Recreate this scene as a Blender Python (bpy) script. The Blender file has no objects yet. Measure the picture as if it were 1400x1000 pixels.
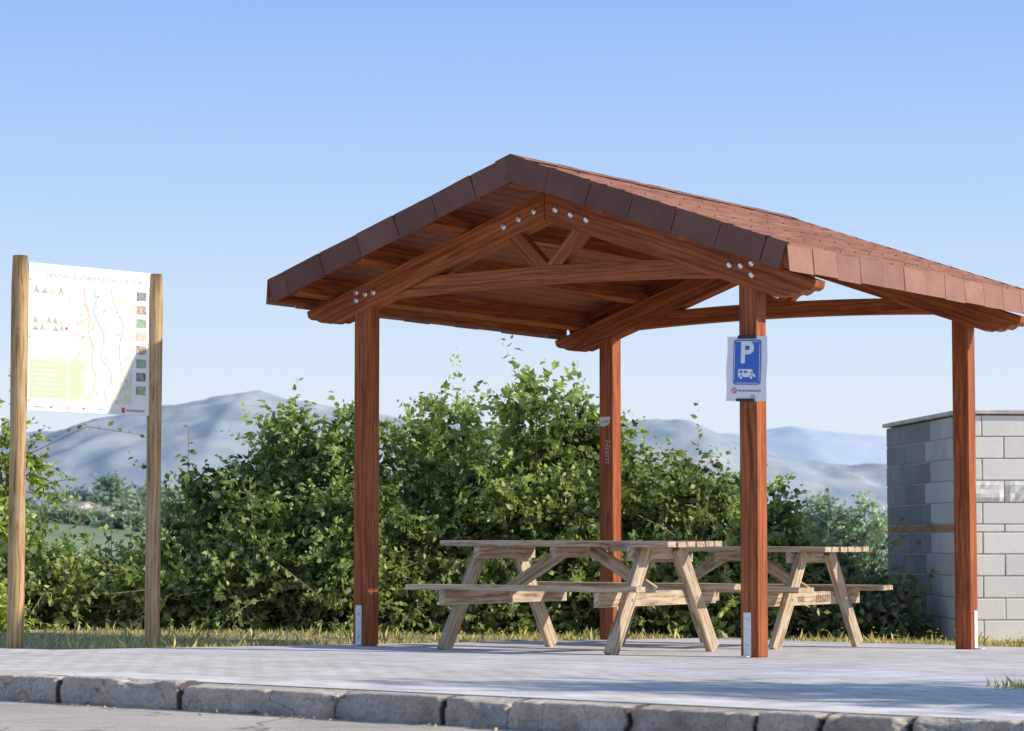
import bpy, math, random
import numpy as np
from mathutils import Vector, Matrix, Euler
from mathutils import noise as mn
random.seed(7); rng=np.random.default_rng(7)
scene=bpy.context.scene
COL=scene.collection
rad=math.radians

# ------------------------------------------------------------ ground function
def g(x,y):
    xx=max(-12,min(12,x)); yy=max(0,min(28,y))
    return -0.0112*xx-0.0152*(yy-17.86)
K=Vector((0.778,-0.629)); N=Vector((0.629,0.778)); P1=Vector((-2.54,12.5))
def st(s,t):
    q=P1+K*s+N*t; return q.x,q.y
def inv(x,y):
    r=Vector((x,y))-P1; return r.dot(K),r.dot(N)

# ------------------------------------------------------------ materials
def mat(name):
    m=bpy.data.materials.new(name); m.use_nodes=True
    nt=m.node_tree; b=nt.nodes['Principled BSDF']; return m,nt,b
def nd(nt,t,**k):
    n=nt.nodes.new(t)
    for a,v in k.items(): setattr(n,a,v)
    return n
def ramp(nt,fac,stops):
    r=nt.nodes.new('ShaderNodeValToRGB'); e=r.color_ramp.elements
    while len(e)<len(stops): e.new(0.5)
    for i,(p,c) in enumerate(stops):
        e[i].position=p; e[i].color=(c[0],c[1],c[2],1)
    nt.links.new(fac,r.inputs[0]); return r
def mixc(nt,mode,fac,a,b):
    m=nt.nodes.new('ShaderNodeMix'); m.data_type='RGBA'; m.blend_type=mode
    for sock,v in ((m.inputs[0],fac),(m.inputs[6],a),(m.inputs[7],b)):
        if hasattr(v,'is_linked'): nt.links.new(v,sock)
        else: sock.default_value=v if not isinstance(v,tuple) else (v[0],v[1],v[2],1)
    return m.outputs[2]
def objcoord(nt,scale=(1,1,1),rot=(0,0,0),rand=0):
    tc=nt.nodes.new('ShaderNodeTexCoord'); mp=nt.nodes.new('ShaderNodeMapping')
    mp.inputs['Scale'].default_value=scale; mp.inputs['Rotation'].default_value=rot
    nt.links.new(tc.outputs['Object'],mp.inputs[0])
    if rand:
        oi=nt.nodes.new('ShaderNodeObjectInfo'); ml=nt.nodes.new('ShaderNodeMath'); ml.operation='MULTIPLY'
        ml.inputs[1].default_value=rand; nt.links.new(oi.outputs['Random'],ml.inputs[0])
        nt.links.new(ml.outputs[0],mp.inputs['Location'])
    return mp.outputs[0]
def noise(nt,vec,scale,detail=4,rough=0.6,dist=0):
    n=nt.nodes.new('ShaderNodeTexNoise'); n.inputs['Scale'].default_value=scale
    n.inputs['Detail'].default_value=detail; n.inputs['Roughness'].default_value=rough; n.inputs['Distortion'].default_value=dist
    nt.links.new(vec,n.inputs['Vector']); return n.outputs['Fac']
def bump(nt,b,h,strength=0.3,dist=0.01):
    n=nt.nodes.new('ShaderNodeBump'); n.inputs['Strength'].default_value=strength; n.inputs['Distance'].default_value=dist
    nt.links.new(h,n.inputs['Height']); nt.links.new(n.outputs[0],b.inputs['Normal'])
def wood(name,c1,c2,c3,rough=0.5,wear=None,spec=0.4,grain=0.75):
    m,nt,b=mat(name)
    v=objcoord(nt,(1.2,14,14),rand=40)
    n1=noise(nt,v,1.6,5,0.6,0.8)
    v2=objcoord(nt,(0.8,5,5),rand=23)
    w=nt.nodes.new('ShaderNodeTexWave'); w.wave_type='RINGS'; w.rings_direction='X'
    w.inputs['Scale'].default_value=2.2; w.inputs['Distortion'].default_value=7; w.inputs['Detail'].default_value=3
    w.inputs['Detail Scale'].default_value=1.2
    nt.links.new(v2,w.inputs['Vector'])
    c=ramp(nt,n1,[(0.3,c1),(0.52,c2),(0.75,c3)])
    wr=ramp(nt,w.outputs['Fac'],[(0.0,(0.45,0.40,0.38)),(0.35,(1,1,1)),(1,(1.05,1.05,1.05))])
    o=mixc(nt,'MULTIPLY',grain,c.outputs[0],wr.outputs[0])
    if wear:
        v3=objcoord(nt,(1,3,3),rand=11); n3=noise(nt,v3,5,5,0.7)
        r3=ramp(nt,n3,[(0.45,(0,0,0)),(0.7,(1,1,1))])
        o=mixc(nt,'MIX',r3.outputs[0],o,wear)
    nt.links.new(o,b.inputs['Base Color'])
    b.inputs['Roughness'].default_value=rough; b.inputs['Specular IOR Level'].default_value=spec
    bump(nt,b,n1,0.35,0.004)
    return m
M_red=wood('stained_red_timber',(0.18,0.043,0.015),(0.36,0.097,0.030),(0.50,0.155,0.048),0.5,None,0.25,0.6)
M_ceil,nt,b=mat('stained_board_ceiling')
v=objcoord(nt,(1,1,1))
br=nd(nt,'ShaderNodeTexBrick'); br.offset=0.37
for k,vv in {'Scale':1,'Mortar Size':0.004,'Brick Width':2.1,'Row Height':0.085}.items(): br.inputs[k].default_value=vv
br.inputs['Color1'].default_value=(0.31,0.098,0.045,1); br.inputs['Color2'].default_value=(0.27,0.083,0.038,1); br.inputs['Mortar'].default_value=(0.06,0.018,0.012,1)
nt.links.new(v,br.inputs['Vector'])
n1=noise(nt,objcoord(nt,(1.2,22,14)),2,4)
o=mixc(nt,'MULTIPLY',0.5,br.outputs[0],ramp(nt,n1,[(0.3,(0.6,0.6,0.6)),(0.65,(1.1,1.1,1.1))]).outputs[0])
nt.links.new(o,b.inputs['Base Color']); b.inputs['Roughness'].default_value=0.6
M_table=wood('weathered_pale_timber',(0.23,0.16,0.095),(0.50,0.38,0.25),(0.66,0.54,0.38),0.75,(0.56,0.49,0.39),0.2)
M_pole=wood('treated_round_timber',(0.28,0.16,0.07),(0.50,0.32,0.15),(0.62,0.43,0.22),0.7,(0.50,0.38,0.24),0.2)

def shingle(name,brick):
    m,nt,b=mat(name)
    v=objcoord(nt)
    fine=noise(nt,v,260,2,0.7); mid=noise(nt,v,5,4)
    c=ramp(nt,fine,[(0.3,(0.25,0.128,0.100)),(0.52,(0.35,0.185,0.145)),(0.72,(0.45,0.26,0.21))]).outputs[0]
    c=mixc(nt,'MULTIPLY',0.6,c,ramp(nt,mid,[(0.3,(0.75,0.72,0.72)),(0.7,(1.12,1.1,1.1))]).outputs[0])
    if brick:
        br=nd(nt,'ShaderNodeTexBrick'); br.offset=0.5
        for k,vv in {'Scale':1,'Mortar Size':0.010,'Brick Width':0.98,'Row Height':0.142}.items(): br.inputs[k].default_value=vv
        br.inputs['Color1'].default_value=(1.08,1.08,1.08,1); br.inputs['Color2'].default_value=(0.84,0.82,0.82,1); br.inputs['Mortar'].default_value=(0.22,0.19,0.19,1)
        nt.links.new(v,br.inputs['Vector'])
        c=mixc(nt,'MULTIPLY',0.9,c,br.outputs[0])
    else:
        at=nd(nt,'ShaderNodeAttribute',attribute_name='Col')
        c=mixc(nt,'MULTIPLY',1.0,c,at.outputs['Color'])
    nt.links.new(c,b.inputs['Base Color']); b.inputs['Roughness'].default_value=0.85
    b.inputs['Specular IOR Level'].default_value=0.3
    bump(nt,b,fine,0.2,0.002); return m
M_shr=shingle('asphalt_shingle_roof',True); M_shf=shingle('asphalt_shingle_edge',False)

def plain(name,c,rough=0.6,metal=0,var=0.15,scale=8,spec=0.5):
    m,nt,b=mat(name); n=noise(nt,objcoord(nt),scale,5)
    r=ramp(nt,n,[(0.3,tuple(max(0,x*(1-var)) for x in c)),(0.7,tuple(x*(1+var) for x in c))])
    nt.links.new(r.outputs[0],b.inputs['Base Color']); b.inputs['Roughness'].default_value=rough; b.inputs['Metallic'].default_value=metal
    b.inputs['Specular IOR Level'].default_value=spec
    return m
M_steel=plain('galvanised_steel',(0.78,0.79,0.80),0.5,0.2,0.12,30)
M_bolt=plain('zinc_bolt',(0.80,0.80,0.80),0.3,0.8,0.1,30)
M_black=plain('black_tape',(0.02,0.02,0.025),0.5)
M_white=plain('white_print',(0.86,0.87,0.87),0.55,0,0.02,3,0.3)
M_paper=plain('white_paper',(0.86,0.86,0.90),0.7,0,0.03,5,0.2)
M_blue=plain('blue_print',(0.05,0.17,0.60),0.5,0,0.1,10,0.3)
M_redp=plain('red_print',(0.60,0.06,0.07),0.5)
M_grn=plain('green_print',(0.54,0.76,0.40),0.5,0,0.05)
M_ttl=plain('title_green_print',(0.54,0.62,0.46),0.5,0,0.05)
M_grnd=plain('dark_green_print',(0.28,0.45,0.28),0.5,0,0.5,60)
M_txt=plain('dark_text_print',(0.36,0.42,0.35),0.5,0,0.1,30)
M_grey=plain('grey_print',(0.45,0.47,0.45),0.5,0,0.15,40)
M_riv=plain('river_blue_print',(0.42,0.66,0.78),0.5)
M_orn=plain('orange_print',(0.70,0.55,0.42),0.5,0,0.3,60)
M_dark=plain('dark_photo_print',(0.22,0.25,0.22),0.5,0,0.9,60)
M_brn=plain('brown_photo_print',(0.45,0.33,0.26),0.5,0,0.7,60)
M_chalk=plain('chalky_graffiti',(0.50,0.40,0.37),0.8,0,0.2,60)
M_sticker=plain('torn_sticker',(0.72,0.70,0.68),0.7,0,0.35,120)
M_grafr=plain('dark_red_graffiti',(0.26,0.11,0.08),0.8,0,0.3,60)
M_map,nt,b=mat('pale_map_print'); v=objcoord(nt)
na=noise(nt,v,7,5,0.6); nb=noise(nt,v,38,5,0.75)
c=ramp(nt,na,[(0.35,(0.66,0.80,0.56)),(0.5,(0.80,0.84,0.73)),(0.62,(0.84,0.81,0.68))]).outputs[0]
c=mixc(nt,'MULTIPLY',0.5,c,ramp(nt,nb,[(0.36,(0.5,0.55,0.47)),(0.5,(1,1,1))]).outputs[0])
vo=nd(nt,'ShaderNodeTexVoronoi',feature='DISTANCE_TO_EDGE'); vo.inputs['Scale'].default_value=16; nt.links.new(v,vo.inputs['Vector'])
c=mixc(nt,'MULTIPLY',0.35,c,ramp(nt,vo.outputs['Distance'],[(0.0,(0.4,0.4,0.35)),(0.06,(1,1,1))]).outputs[0])
nt.links.new(c,b.inputs['Base Color']); b.inputs['Roughness'].default_value=0.5

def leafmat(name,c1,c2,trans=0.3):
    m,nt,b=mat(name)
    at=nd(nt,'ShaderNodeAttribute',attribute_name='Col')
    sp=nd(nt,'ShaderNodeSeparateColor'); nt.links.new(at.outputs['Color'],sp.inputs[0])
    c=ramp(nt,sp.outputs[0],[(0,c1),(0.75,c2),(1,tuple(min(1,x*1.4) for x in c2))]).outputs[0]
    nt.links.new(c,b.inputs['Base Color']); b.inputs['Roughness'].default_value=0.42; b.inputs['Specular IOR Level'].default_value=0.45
    t=nd(nt,'ShaderNodeBsdfTranslucent'); nt.links.new(mixc(nt,'MULTIPLY',1.0,c,(1.4,1.5,0.65)),t.inputs[0])
    ms=nd(nt,'ShaderNodeMixShader'); ms.inputs[0].default_value=trans
    out=nt.nodes['Material Output']
    nt.links.new(b.outputs[0],ms.inputs[1]); nt.links.new(t.outputs[0],ms.inputs[2]); nt.links.new(ms.outputs[0],out.inputs[0])
    return m
M_leaf=leafmat('shrub_leaf',(0.035,0.072,0.022),(0.34,0.42,0.15),0.38)
M_leafy=leafmat('yellow_green_leaf',(0.12,0.19,0.04),(0.46,0.53,0.14),0.42)
M_leafd=leafmat('shade_toned_leaf',(0.04,0.075,0.035),(0.19,0.25,0.11))  # darker copy of the leaf colour, carries the shade beside the block building
M_far=leafmat('distant_leaf',(0.14,0.22,0.10),(0.38,0.46,0.20),0.2)
M_farm=leafmat('hazy_distant_leaf',(0.22,0.32,0.24),(0.40,0.50,0.33),0.15)  # green paled by distance haze that is put into the leaf colour
M_grass=leafmat('dry_grass',(0.24,0.22,0.07),(0.72,0.61,0.28),0.3)
M_petal=leafmat('yellow_petal',(0.7,0.5,0.03),(0.8,0.62,0.05),0.2)
M_bark=plain('shrub_bark',(0.26,0.20,0.14),0.9,0,0.3,20)
M_debris=leafmat('dry_litter',(0.20,0.13,0.07),(0.45,0.32,0.17),0.1)

# ------------------------------------------------------------ object helpers
def link(o,parent=None,mw=None):
    COL.objects.link(o)
    if parent: o.parent=parent
    if mw is not None: o.matrix_local=mw
    return o
def mesh(name,verts,faces,m,parent=None,mw=None,smooth=False,cols=None):
    me=bpy.data.meshes.new(name); me.from_pydata([tuple(v) for v in verts],[],faces); me.materials.append(m)
    if smooth: me.polygons.foreach_set('use_smooth',[True]*len(me.polygons))
    if cols is not None:
        a=me.color_attributes.new('Col','FLOAT_COLOR','POINT'); a.data.foreach_set('color',np.asarray(cols,dtype=np.float32).ravel())
    me.update(); return link(bpy.data.objects.new(name,me),parent,mw)
def empty(name,loc,rz=0,**props):
    o=bpy.data.objects.new(name,None); o.empty_display_size=0.3; COL.objects.link(o)
    o.location=loc; o.rotation_euler=(0,0,rz)
    for k,v in props.items(): o[k]=v
    return o
def tag(o,**k):
    for a,v in k.items(): o[a]=v
    return o
def bevel(o,w=0.006,seg=2):
    md=o.modifiers.new('bevel','BEVEL'); md.width=w; md.segments=seg; md.limit_method='ANGLE'; md.angle_limit=rad(40); return o
class MB:
    def __init__(s): s.v=[];s.f=[];s.c=[]
    def box(s,c,d,R=None,col=None,jit=0):
        i=len(s.v)
        for a in (-.5,.5):
            for bb in (-.5,.5):
                for e in (-.5,.5):
                    p=Vector((a*d[0],bb*d[1],e*d[2]))
                    if jit: p+=Vector([random.uniform(-jit,jit) for _ in range(3)])
                    if R is not None: p=R@p
                    s.v.append(Vector(c)+p); 
                    if col is not None: s.c.append(col)
        for f in ((0,1,3,2),(4,6,7,5),(0,4,5,1),(2,3,7,6),(0,2,6,4),(1,5,7,3)): s.f.append(tuple(i+k for k in f))
    def obj(s,name,m,parent=None,mw=None): return mesh(name,s.v,s.f,m,parent,mw,cols=s.c if s.c else None)
def prism(pts,y0,y1):
    n=len(pts); v=[(x,y0,z) for x,z in pts]+[(x,y1,z) for x,z in pts]
    f=[tuple(range(n)),tuple(range(2*n-1,n-1,-1))]+[(i,i+n,(i+1)%n+n,(i+1)%n) for i in range(n)]
    return v,f
def frame(o,x,y,z):
    m=Matrix.Identity(4)
    for i in range(3): m[i][0]=x[i];m[i][1]=y[i];m[i][2]=z[i];m[i][3]=o[i]
    return m
def beam(name,p0,p1,wy,hz,m,parent,up=(0,0,1),bev=0.006):
    p0=Vector(p0);p1=Vector(p1);x=(p1-p0);L=x.length;x.normalize()
    up=Vector(up); y=up.cross(x); y.normalize(); z=x.cross(y)
    b=MB(); b.box((L/2,0,0),(L,wy,hz)); o=b.obj(name,m,parent,frame(p0,x,y,z))
    if bev: bevel(o,bev)
    return o
def disc(name,c,r,depth,axis,m,parent,seg=16):
    axis=Vector(axis).normalized(); q=axis.to_track_quat('Z','Y').to_matrix().to_4x4(); q.translation=Vector(c)
    v=[];f=[]
    for k,(rr,zz) in enumerate(((r,0),(r,depth*.4),(r*.6,depth*.9),(r*.55,depth))):
        for i in range(seg): a=2*math.pi*i/seg; v.append((rr*math.cos(a),rr*math.sin(a),zz))
    for k in range(3):
        for i in range(seg): j=(i+1)%seg; f.append((k*seg+i,k*seg+j,(k+1)*seg+j,(k+1)*seg+i))
    f.append(tuple(3*seg+i for i in range(seg)))
    return mesh(name,v,f,m,parent,q)
def textmesh(name,body,size,m,parent,mw,align='CENTER',bold=0.0,shear=0.0):
    cu=bpy.data.curves.new(name,'FONT'); cu.body=body; cu.size=size; cu.align_x=align; cu.align_y='CENTER'; cu.offset=bold; cu.shear=shear
    to=bpy.data.objects.new('tmp',cu); COL.objects.link(to)
    bpy.context.view_layer.update()
    me=bpy.data.meshes.new_from_object(to.evaluated_get(bpy.context.evaluated_depsgraph_get()))
    bpy.data.objects.remove(to); me.name=name; me.materials.clear(); me.materials.append(m)
    return link(bpy.data.objects.new(name,me),parent,mw)
RX90=Matrix.Rotation(rad(90),4,'X')

# ------------------------------------------------------------ PAVILION
W,L=3.154,3.318; yaw=0.5937; mid=W/2
A=Vector((-1.045,18.54)); U=Vector((math.cos(yaw),-math.sin(yaw))); V=Vector((math.sin(yaw),math.cos(yaw)))
pav=empty('picnic_pavilion',(A.x,A.y,0),-yaw,label='open red timber picnic shelter with brown shingle gable roof',category='shelter')
def pw(u,v): q=A+U*u+V*v; return q.x,q.y
Zr,Ze,OS,OF,OB=3.341,2.616,0.516,0.488,0.12
ta=math.atan((Zr-Ze)/(mid+OS)); ca,sa=math.cos(ta),math.sin(ta)
Ls=(mid+OS)/ca
for (u,v) in ((0,0),(W,0),(W,L),(0,L)):
    zb=g(*pw(u,v))
    beam('post',(u,v,zb-0.0),(u,v,2.50),0.132,0.132,M_red,pav,up=(0,1,0),bev=0.008)
    if v==0:
        b=MB(); b.box((u-0.014,v-0.070,zb+0.145),(0.056,0.006,0.29)); b.box((u-0.014,v-0.10,zb+0.008),(0.056,0.06,0.008))
        o=b.obj('base_plate',M_steel,pav); bevel(o,0.003,1)
        for zz in (0.07,0.235): disc('bolt',(u-0.014,v-0.073,zb+zz),0.013,0.012,(0,-1,0),M_bolt,pav,10)
    else:
        b=MB(); b.box((u+0.070,v+0.012,zb+0.145),(0.006,0.056,0.29)); b.box((u+0.10,v+0.012,zb+0.008),(0.06,0.056,0.008))
        bevel(b.obj('base_plate',M_steel,pav),0.003,1)
def sidef(side):
    if side>0: return Vector((ca,0,-sa)),Vector((0,1,0)),Vector((sa,0,ca))
    return Vector((-ca,0,-sa)),Vector((0,-1,0)),Vector((-sa,0,ca))
Zt=3.138; D=0.185; Lr=(mid+0.50)/ca
for vv in (0,L):
    for side in (1,-1):
        x,y,z=sidef(side)
        e=Lr
        pts=[(0,0),(e,0),(e+0.004,-0.045),(e-0.02,-0.075),(e-0.055,-0.082),(e-0.07,-0.105),(e-0.095,-0.125),(e-0.13,-0.128),(e-0.15,-0.15),(e-0.185,-0.165),(e-0.22,-0.166),(e-0.245,-D),(D*math.tan(ta)+0.001,-D)]
        vs,fs=prism(pts,-0.07,0.07)
        o=mesh('rafter',vs,fs,M_red,pav,frame(Vector((mid+side*0.0015,vv,Zt)),x,y,z)); bevel(o,0.005,2)
        d=-1 if vv==0 else 1
        fy=vv+d*0.071
        u0=0 if side<0 else W
        zc=Zt-abs(u0-mid)*math.tan(ta)-0.085
        lst=[(-0.13,0.045),(-0.045,0.035),(0.035,0.045),(0.035,-0.03)] if side>0 else [(-0.045,0.03),(-0.045,-0.03),(0.035,0.012),(0.11,0.02)]
        for dx,dz in lst: disc('bolt',(u0+dx,fy,zc+dz),0.021,0.016,(0,d,0),M_bolt,pav); 
        for k in range(3):
            du=0.09+0.125*k
            disc('bolt',(mid+side*du,fy,Zt-du*math.tan(ta)-0.095),0.022,0.016,(0,d,0),M_bolt,pav)
    n=24; pts=[]
    ua,ub=0.06,W-0.06
    top=[];bot=[]
    for i in range(n+1):
        t=i/n; u=ua+(ub-ua)*t; arch=0.045*(1-(2*t-1)**2)
        top.append((u-mid,2.53+arch+0.062)); bot.append((u-mid,2.53+arch-0.062))
    top[0]=(top[0][0]+0.10,top[0][1]); top[-1]=(top[-1][0]-0.10,top[-1][1])
    vs,fs=prism(top+bot[::-1],-0.05,0.05)
    o=mesh('tie_beam',vs,fs,M_red,pav,Matrix.Translation((mid,vv,0))); bevel(o,0.005,1)
    for side in (1,-1):
        beam('strut',(mid+side*0.02,vv,2.60),(mid+side*0.33,vv,2.925),0.09,0.10,M_red,pav,bev=0.005)
for side in (1,-1):
    x,y,z=sidef(side)
    for s in (0.06,0.78,1.42,2.02):
        off=-0.047-0.07
        p=Vector((mid,0,Zr))+x*s+z*off
        beam('purlin',(p.x,-OF+0.02,p.z),(p.x,L+OB-0.02,p.z),0.075,0.138,M_red,pav,up=z,bev=0.004)
    fr=frame(Vector((mid,(L+OB-OF)/2,Zr)),y,-x,z) 
    bb=MB(); bb.box((0,-(Ls/2),-0.032),(OF+L+OB-0.03,Ls-0.02,0.026)); bb.obj('ceiling_boards',M_ceil,pav,fr)
    rows=int(Ls/0.142)+1; sm=MB(); LL=OF+L+OB
    for r in range(rows):
        y0=-Ls-0.012+r*0.142; y1=min(y0+0.150,-0.001)
        if y1<=y0+0.02: continue
        i=len(sm.v); nseg=24
        for k in range(nseg+1):
            xx=-LL/2+LL*k/nseg; w=random.uniform(-0.0015,0.0015)
            sm.v+= [(xx,y0+random.uniform(-.004,.004),0.008+w),(xx,y1,-0.006),(xx,y0,-0.012)]
        for k in range(nseg):
            q=i+3*k; sm.f+=[(q,q+3,q+4,q+1),(q+2,q+5,q+3,q)]
    sm.obj('roof_covering',M_shr,pav,fr)
    fm=MB(); n=int(LL/0.333)+1
    zc0=Ze+0.002
    ue=mid+side*(mid+OS)
    for k in range(n):
        a=-OF+k*0.333-random.uniform(0,0.01); bq=min(a+0.333,L+OB)
        if bq-a<0.03: continue
        c=random.uniform(0.78,1.08); h=0.178+random.uniform(-0.004,0.006)
        fm.box((ue+side*(0.010+0.003*(k%2)+random.uniform(0,.002)),(a+bq)/2,zc0-h/2),(0.006,bq-a-0.005,h),Matrix.Rotation(-side*0.08+random.uniform(-.012,.012),3,'Y'),(c,c*0.98,c*0.97,1),0.0012)
    fm.obj('eave_edging',M_shf,pav)
    beam('fascia_board',(ue-side*0.012,-OF+0.012,Ze-0.085),(ue-side*0.012,L+OB-0.012,Ze-0.085),0.022,0.14,M_red,pav,bev=0)
    for vv,d in ((-OF,-1),(L+OB,1)):
        fm=MB(); n=int(Ls/0.345)+1
        for k in range(n):
            a=k*0.345; bq=min(a+0.345,Ls+0.004)
            if bq-a<0.03: continue
            c=random.uniform(0.42,0.56); h=0.172+random.uniform(-0.004,0.006)
            cc=Vector((mid,0,Zr))+x*((a+bq)/2)+z*(0.004-h/2)
            R=Matrix((x,y,z)).transposed()@Matrix.Rotation(random.uniform(-.010,.010),3,'Y')
            fm.box((cc.x,vv+d*(0.006+0.003*(k%2)+(0.0015 if side>0 else 0)),cc.z),(bq-a-0.007,0.006,h),R,(c,c*.95,c*.94,1),0.0015)
        fm.obj('rake_edging',M_shf,pav)
        p0=Vector((mid,0,Zr))+x*0.03+z*(-0.085); p1=Vector((mid,0,Zr))+x*(Ls-0.02)+z*(-0.085)
        beam('rake_board',(p0.x,vv-d*0.012,p0.z),(p1.x,vv-d*0.012,p1.z),0.022,0.13,M_red,pav,bev=0)
b=MB()
n=int((OF+L+OB)/0.2)
for side in (1,-1):
    x,y,z=sidef(side)
    R=Matrix((x,y,z)).transposed()
    for k in range(n+1):
        a=-OF-0.004+k*0.2
        bq=min(a+0.215,L+OB)
        if bq-a<.02: continue
        c=random.uniform(.8,1.05)
        cc=Vector((mid,0,Zr+0.010))+x*0.065
        b.box((cc.x,(a+bq)/2,cc.z+0.002*(k%2)),(0.13,bq-a,0.006),R,(c,c,c,1),0.001)
b.obj('ridge_cap',M_shf,pav)
textmesh('graffiti','Hsvrn',0.082,M_chalk,pav,frame(Vector((0.012,L-0.0675,1.49)),Vector((0.06,0,-1)).normalized(),Vector((1,0,0.06)).normalized(),Vector((0,-1,0))),shear=0.4)
b=MB(); b.box((-0.01,L-0.0675,1.73),(0.092,0.002,0.08),Matrix.Rotation(0.08,3,'Y'),None,0.006); b.obj('sticker',M_sticker,pav)
textmesh('sticker_lettering','MSK',0.045,M_txt,pav,Matrix.Translation((-0.01,L-0.0695,1.73))@RX90,bold=0.001)

# ------------------------------------------------------------ PARKING NOTICE
bp=Vector(pw(W-0.005,-0.0685))
notice=empty('parking_notice',(bp.x,bp.y,1.865),-yaw,label='white paper notice with blue motorhome parking sign taped to red post',category='sign')
notice.rotation_euler=(0,rad(2),-yaw)
def poly(name,pts,m,parent,y,mw=None):
    n=len(pts); return mesh(name,[(x,y,z) for x,z in pts],[tuple(range(n))],m,parent,mw)
def rrect(cx,cz,w,h,r,n=5):
    pts=[]
    for qx,qz,a0 in ((1,1,0),(-1,1,90),(-1,-1,180),(1,-1,270)):
        for i in range(n+1):
            a=rad(a0+90*i/n); pts.append((cx+qx*(w/2-r)+r*math.cos(a),cz+qz*(h/2-r)+r*math.sin(a)))
    return pts
vs=[];fs=[]
for i in range(13):
    for j in range(13):
        xx=-0.1485+0.297*i/12; zz=-0.21+0.42*j/12
        e=max(0,abs(i-6)/6-0.72)/0.28
        vs.append((xx+(0.001*math.sin(j*.9)*e),-0.004+e*(0.005*math.sin(j*0.8+(2 if i>6 else 0))),zz))
for i in range(12):
    for j in range(12): a=i*13+j; fs.append((a,a+13,a+14,a+1))
mesh('paper_sheet',vs,fs,M_paper,notice,smooth=True)
yy=-0.0085
poly('blue_panel',rrect(0.003,0.043,0.203,0.292,0.02),M_blue,notice,yy)
b=MB()
for cx,cz,w,h in ((0.003,0.179,0.17,0.0035),(0.003,-0.093,0.17,0.0035),(-0.090,0.043,0.0035,0.25),(0.096,0.043,0.0035,0.25)): b.box((cx,yy-0.001,cz),(w,0.001,h))
b.obj('white_border',M_white,notice)
T=Matrix.Translation
textmesh('letter','P',0.195,M_white,notice,T((0.0,yy-0.002,0.100))@RX90,bold=0.006)
sc=0.80
poly('motorhome_symbol',[(x*sc,z*sc-0.002) for x,z in [(-0.075,-0.065),(-0.075,-0.008),(-0.068,0.0),(0.05,0.0),(0.06,-0.012),(0.056,-0.02),(0.068,-0.038),(0.085,-0.045),(0.085,-0.065)]],M_white,notice,yy-0.0015)
for cx,cz,w,h in ((-0.048,-0.022,0.03,0.018),(-0.005,-0.022,0.03,0.018),(0.05,-0.032,0.014,0.014)): poly('symbol_window',rrect(cx*sc,cz*sc-.002,w*sc,h*sc,0.003,2),M_blue,notice,yy-0.003)
for cx in (-0.045,0.048):
    poly('symbol_wheel',rrect(cx*sc,-0.057,0.029,0.029,0.0144,6),M_blue,notice,yy-0.0035); poly('symbol_hub',rrect(cx*sc,-0.057,0.019,0.019,0.0094,5),M_white,notice,yy-0.0045)
poly('prohibition_ring',rrect(-0.088,-0.142,0.038,0.038,0.0189,8),M_redp,notice,yy-.001)
poly('prohibition_disc',rrect(-0.088,-0.142,0.027,0.027,0.0134,8),M_white,notice,yy-0.002)
b=MB(); b.box((-0.088,yy-0.003,-0.142),(0.014,0.001,0.006)); b.obj('prohibition_vehicle',M_black,notice)
b=MB(); b.box((-0.088,yy-0.004,-0.142),(0.030,0.001,0.004),Matrix.Rotation(rad(45),3,'Y')); b.obj('prohibition_bar',M_redp,notice)
textmesh('lettering','Només autocaravanes',0.0185,M_black,notice,T((0.026,yy-.001,-0.142))@RX90,bold=0.0003)
poly('emblem',rrect(0.05,-0.180,0.03,0.018,0.004,2),M_grey,notice,yy-.001)
b=MB(); b.box((-0.002,-0.009,0.207),(0.136,0.002,0.022)); b.obj('tape',M_black,notice)
b=MB(); b.box((-0.002,-0.011,-0.203),(0.136,0.002,0.018)); b.obj('tape',M_black,notice)

# ------------------------------------------------------------ INFORMATION BOARD
sx,sy=-3.248,16.95; ex,ey=-2.466,17.76
ang=math.atan2(ey-sy,ex-sx); SL=math.hypot(ex-sx,ey-sy)
info=empty('information_board',(sx,sy,0),ang,label='white trail map board between two round wooden posts on the verge',category='information board')
def pole(x,zb,zt,r):
    n=20; v=[];f=[]; R=14
    for k in range(R+1):
        t=k/R; zz=zb+(zt-zb)*t; rr=r*(1.0+0.03*math.sin(t*9))-(0.006 if k==R else 0)
        for i in range(n):
            a=2*math.pi*i/n; v.append((zz,rr*math.cos(a),rr*math.sin(a)))
    for k in range(R):
        for i in range(n): j=(i+1)%n; f.append((k*n+i,(k+1)*n+i,(k+1)*n+j,k*n+j))
    f.append(tuple(R*n+i for i in range(n)))
    o=mesh('post',v,f,M_pole,info,frame(Vector((x,0,0)),Vector((0,0,1)),Vector((0,1,0)),Vector((-1,0,0))),smooth=False)
    o.data.polygons.foreach_set('use_smooth',[len(p.vertices)==4 for p in o.data.polygons])
pole(0,g(sx,sy)-0.05,2.63,0.054); pole(SL,g(ex,ey)-0.05,2.59,0.051)
x0,x1,z0,z1=0.065,SL-0.040,1.608,2.592
b=MB(); b.box(((x0+x1)/2,0,(z0+z1)/2),(x1-x0,0.012,z1-z0)); bevel(b.obj('panel',M_white,info),0.002,1)
PW=x1-x0; PH=z1-z0
def R(name,a,bq,c,d,m,y=-0.008):
    return poly(name,[(x0+a*PW,z0+c*PH),(x0+bq*PW,z0+c*PH),(x0+bq*PW,z0+d*PH),(x0+a*PW,z0+d*PH)],m,info,y)
textmesh('title_lettering',"ESPAI NAUTIC D'AIRES I LES VALLS DE LLOR",0.041,M_ttl,info,T((x0+PW*0.53,-0.009,z0+PH*0.925))@RX90)
R('map_panel',0.325,0.845,0.07,0.87,M_map)
R('green_text_panel',0.02,0.31,0.09,0.35,M_grn)
for k in range(7): R('text_line',0.04,0.04+random.uniform(.16,.25),0.115+k*0.032,0.121+k*0.032,M_white,-0.010)
gg=[M_grnd,M_txt,M_grn]
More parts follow.
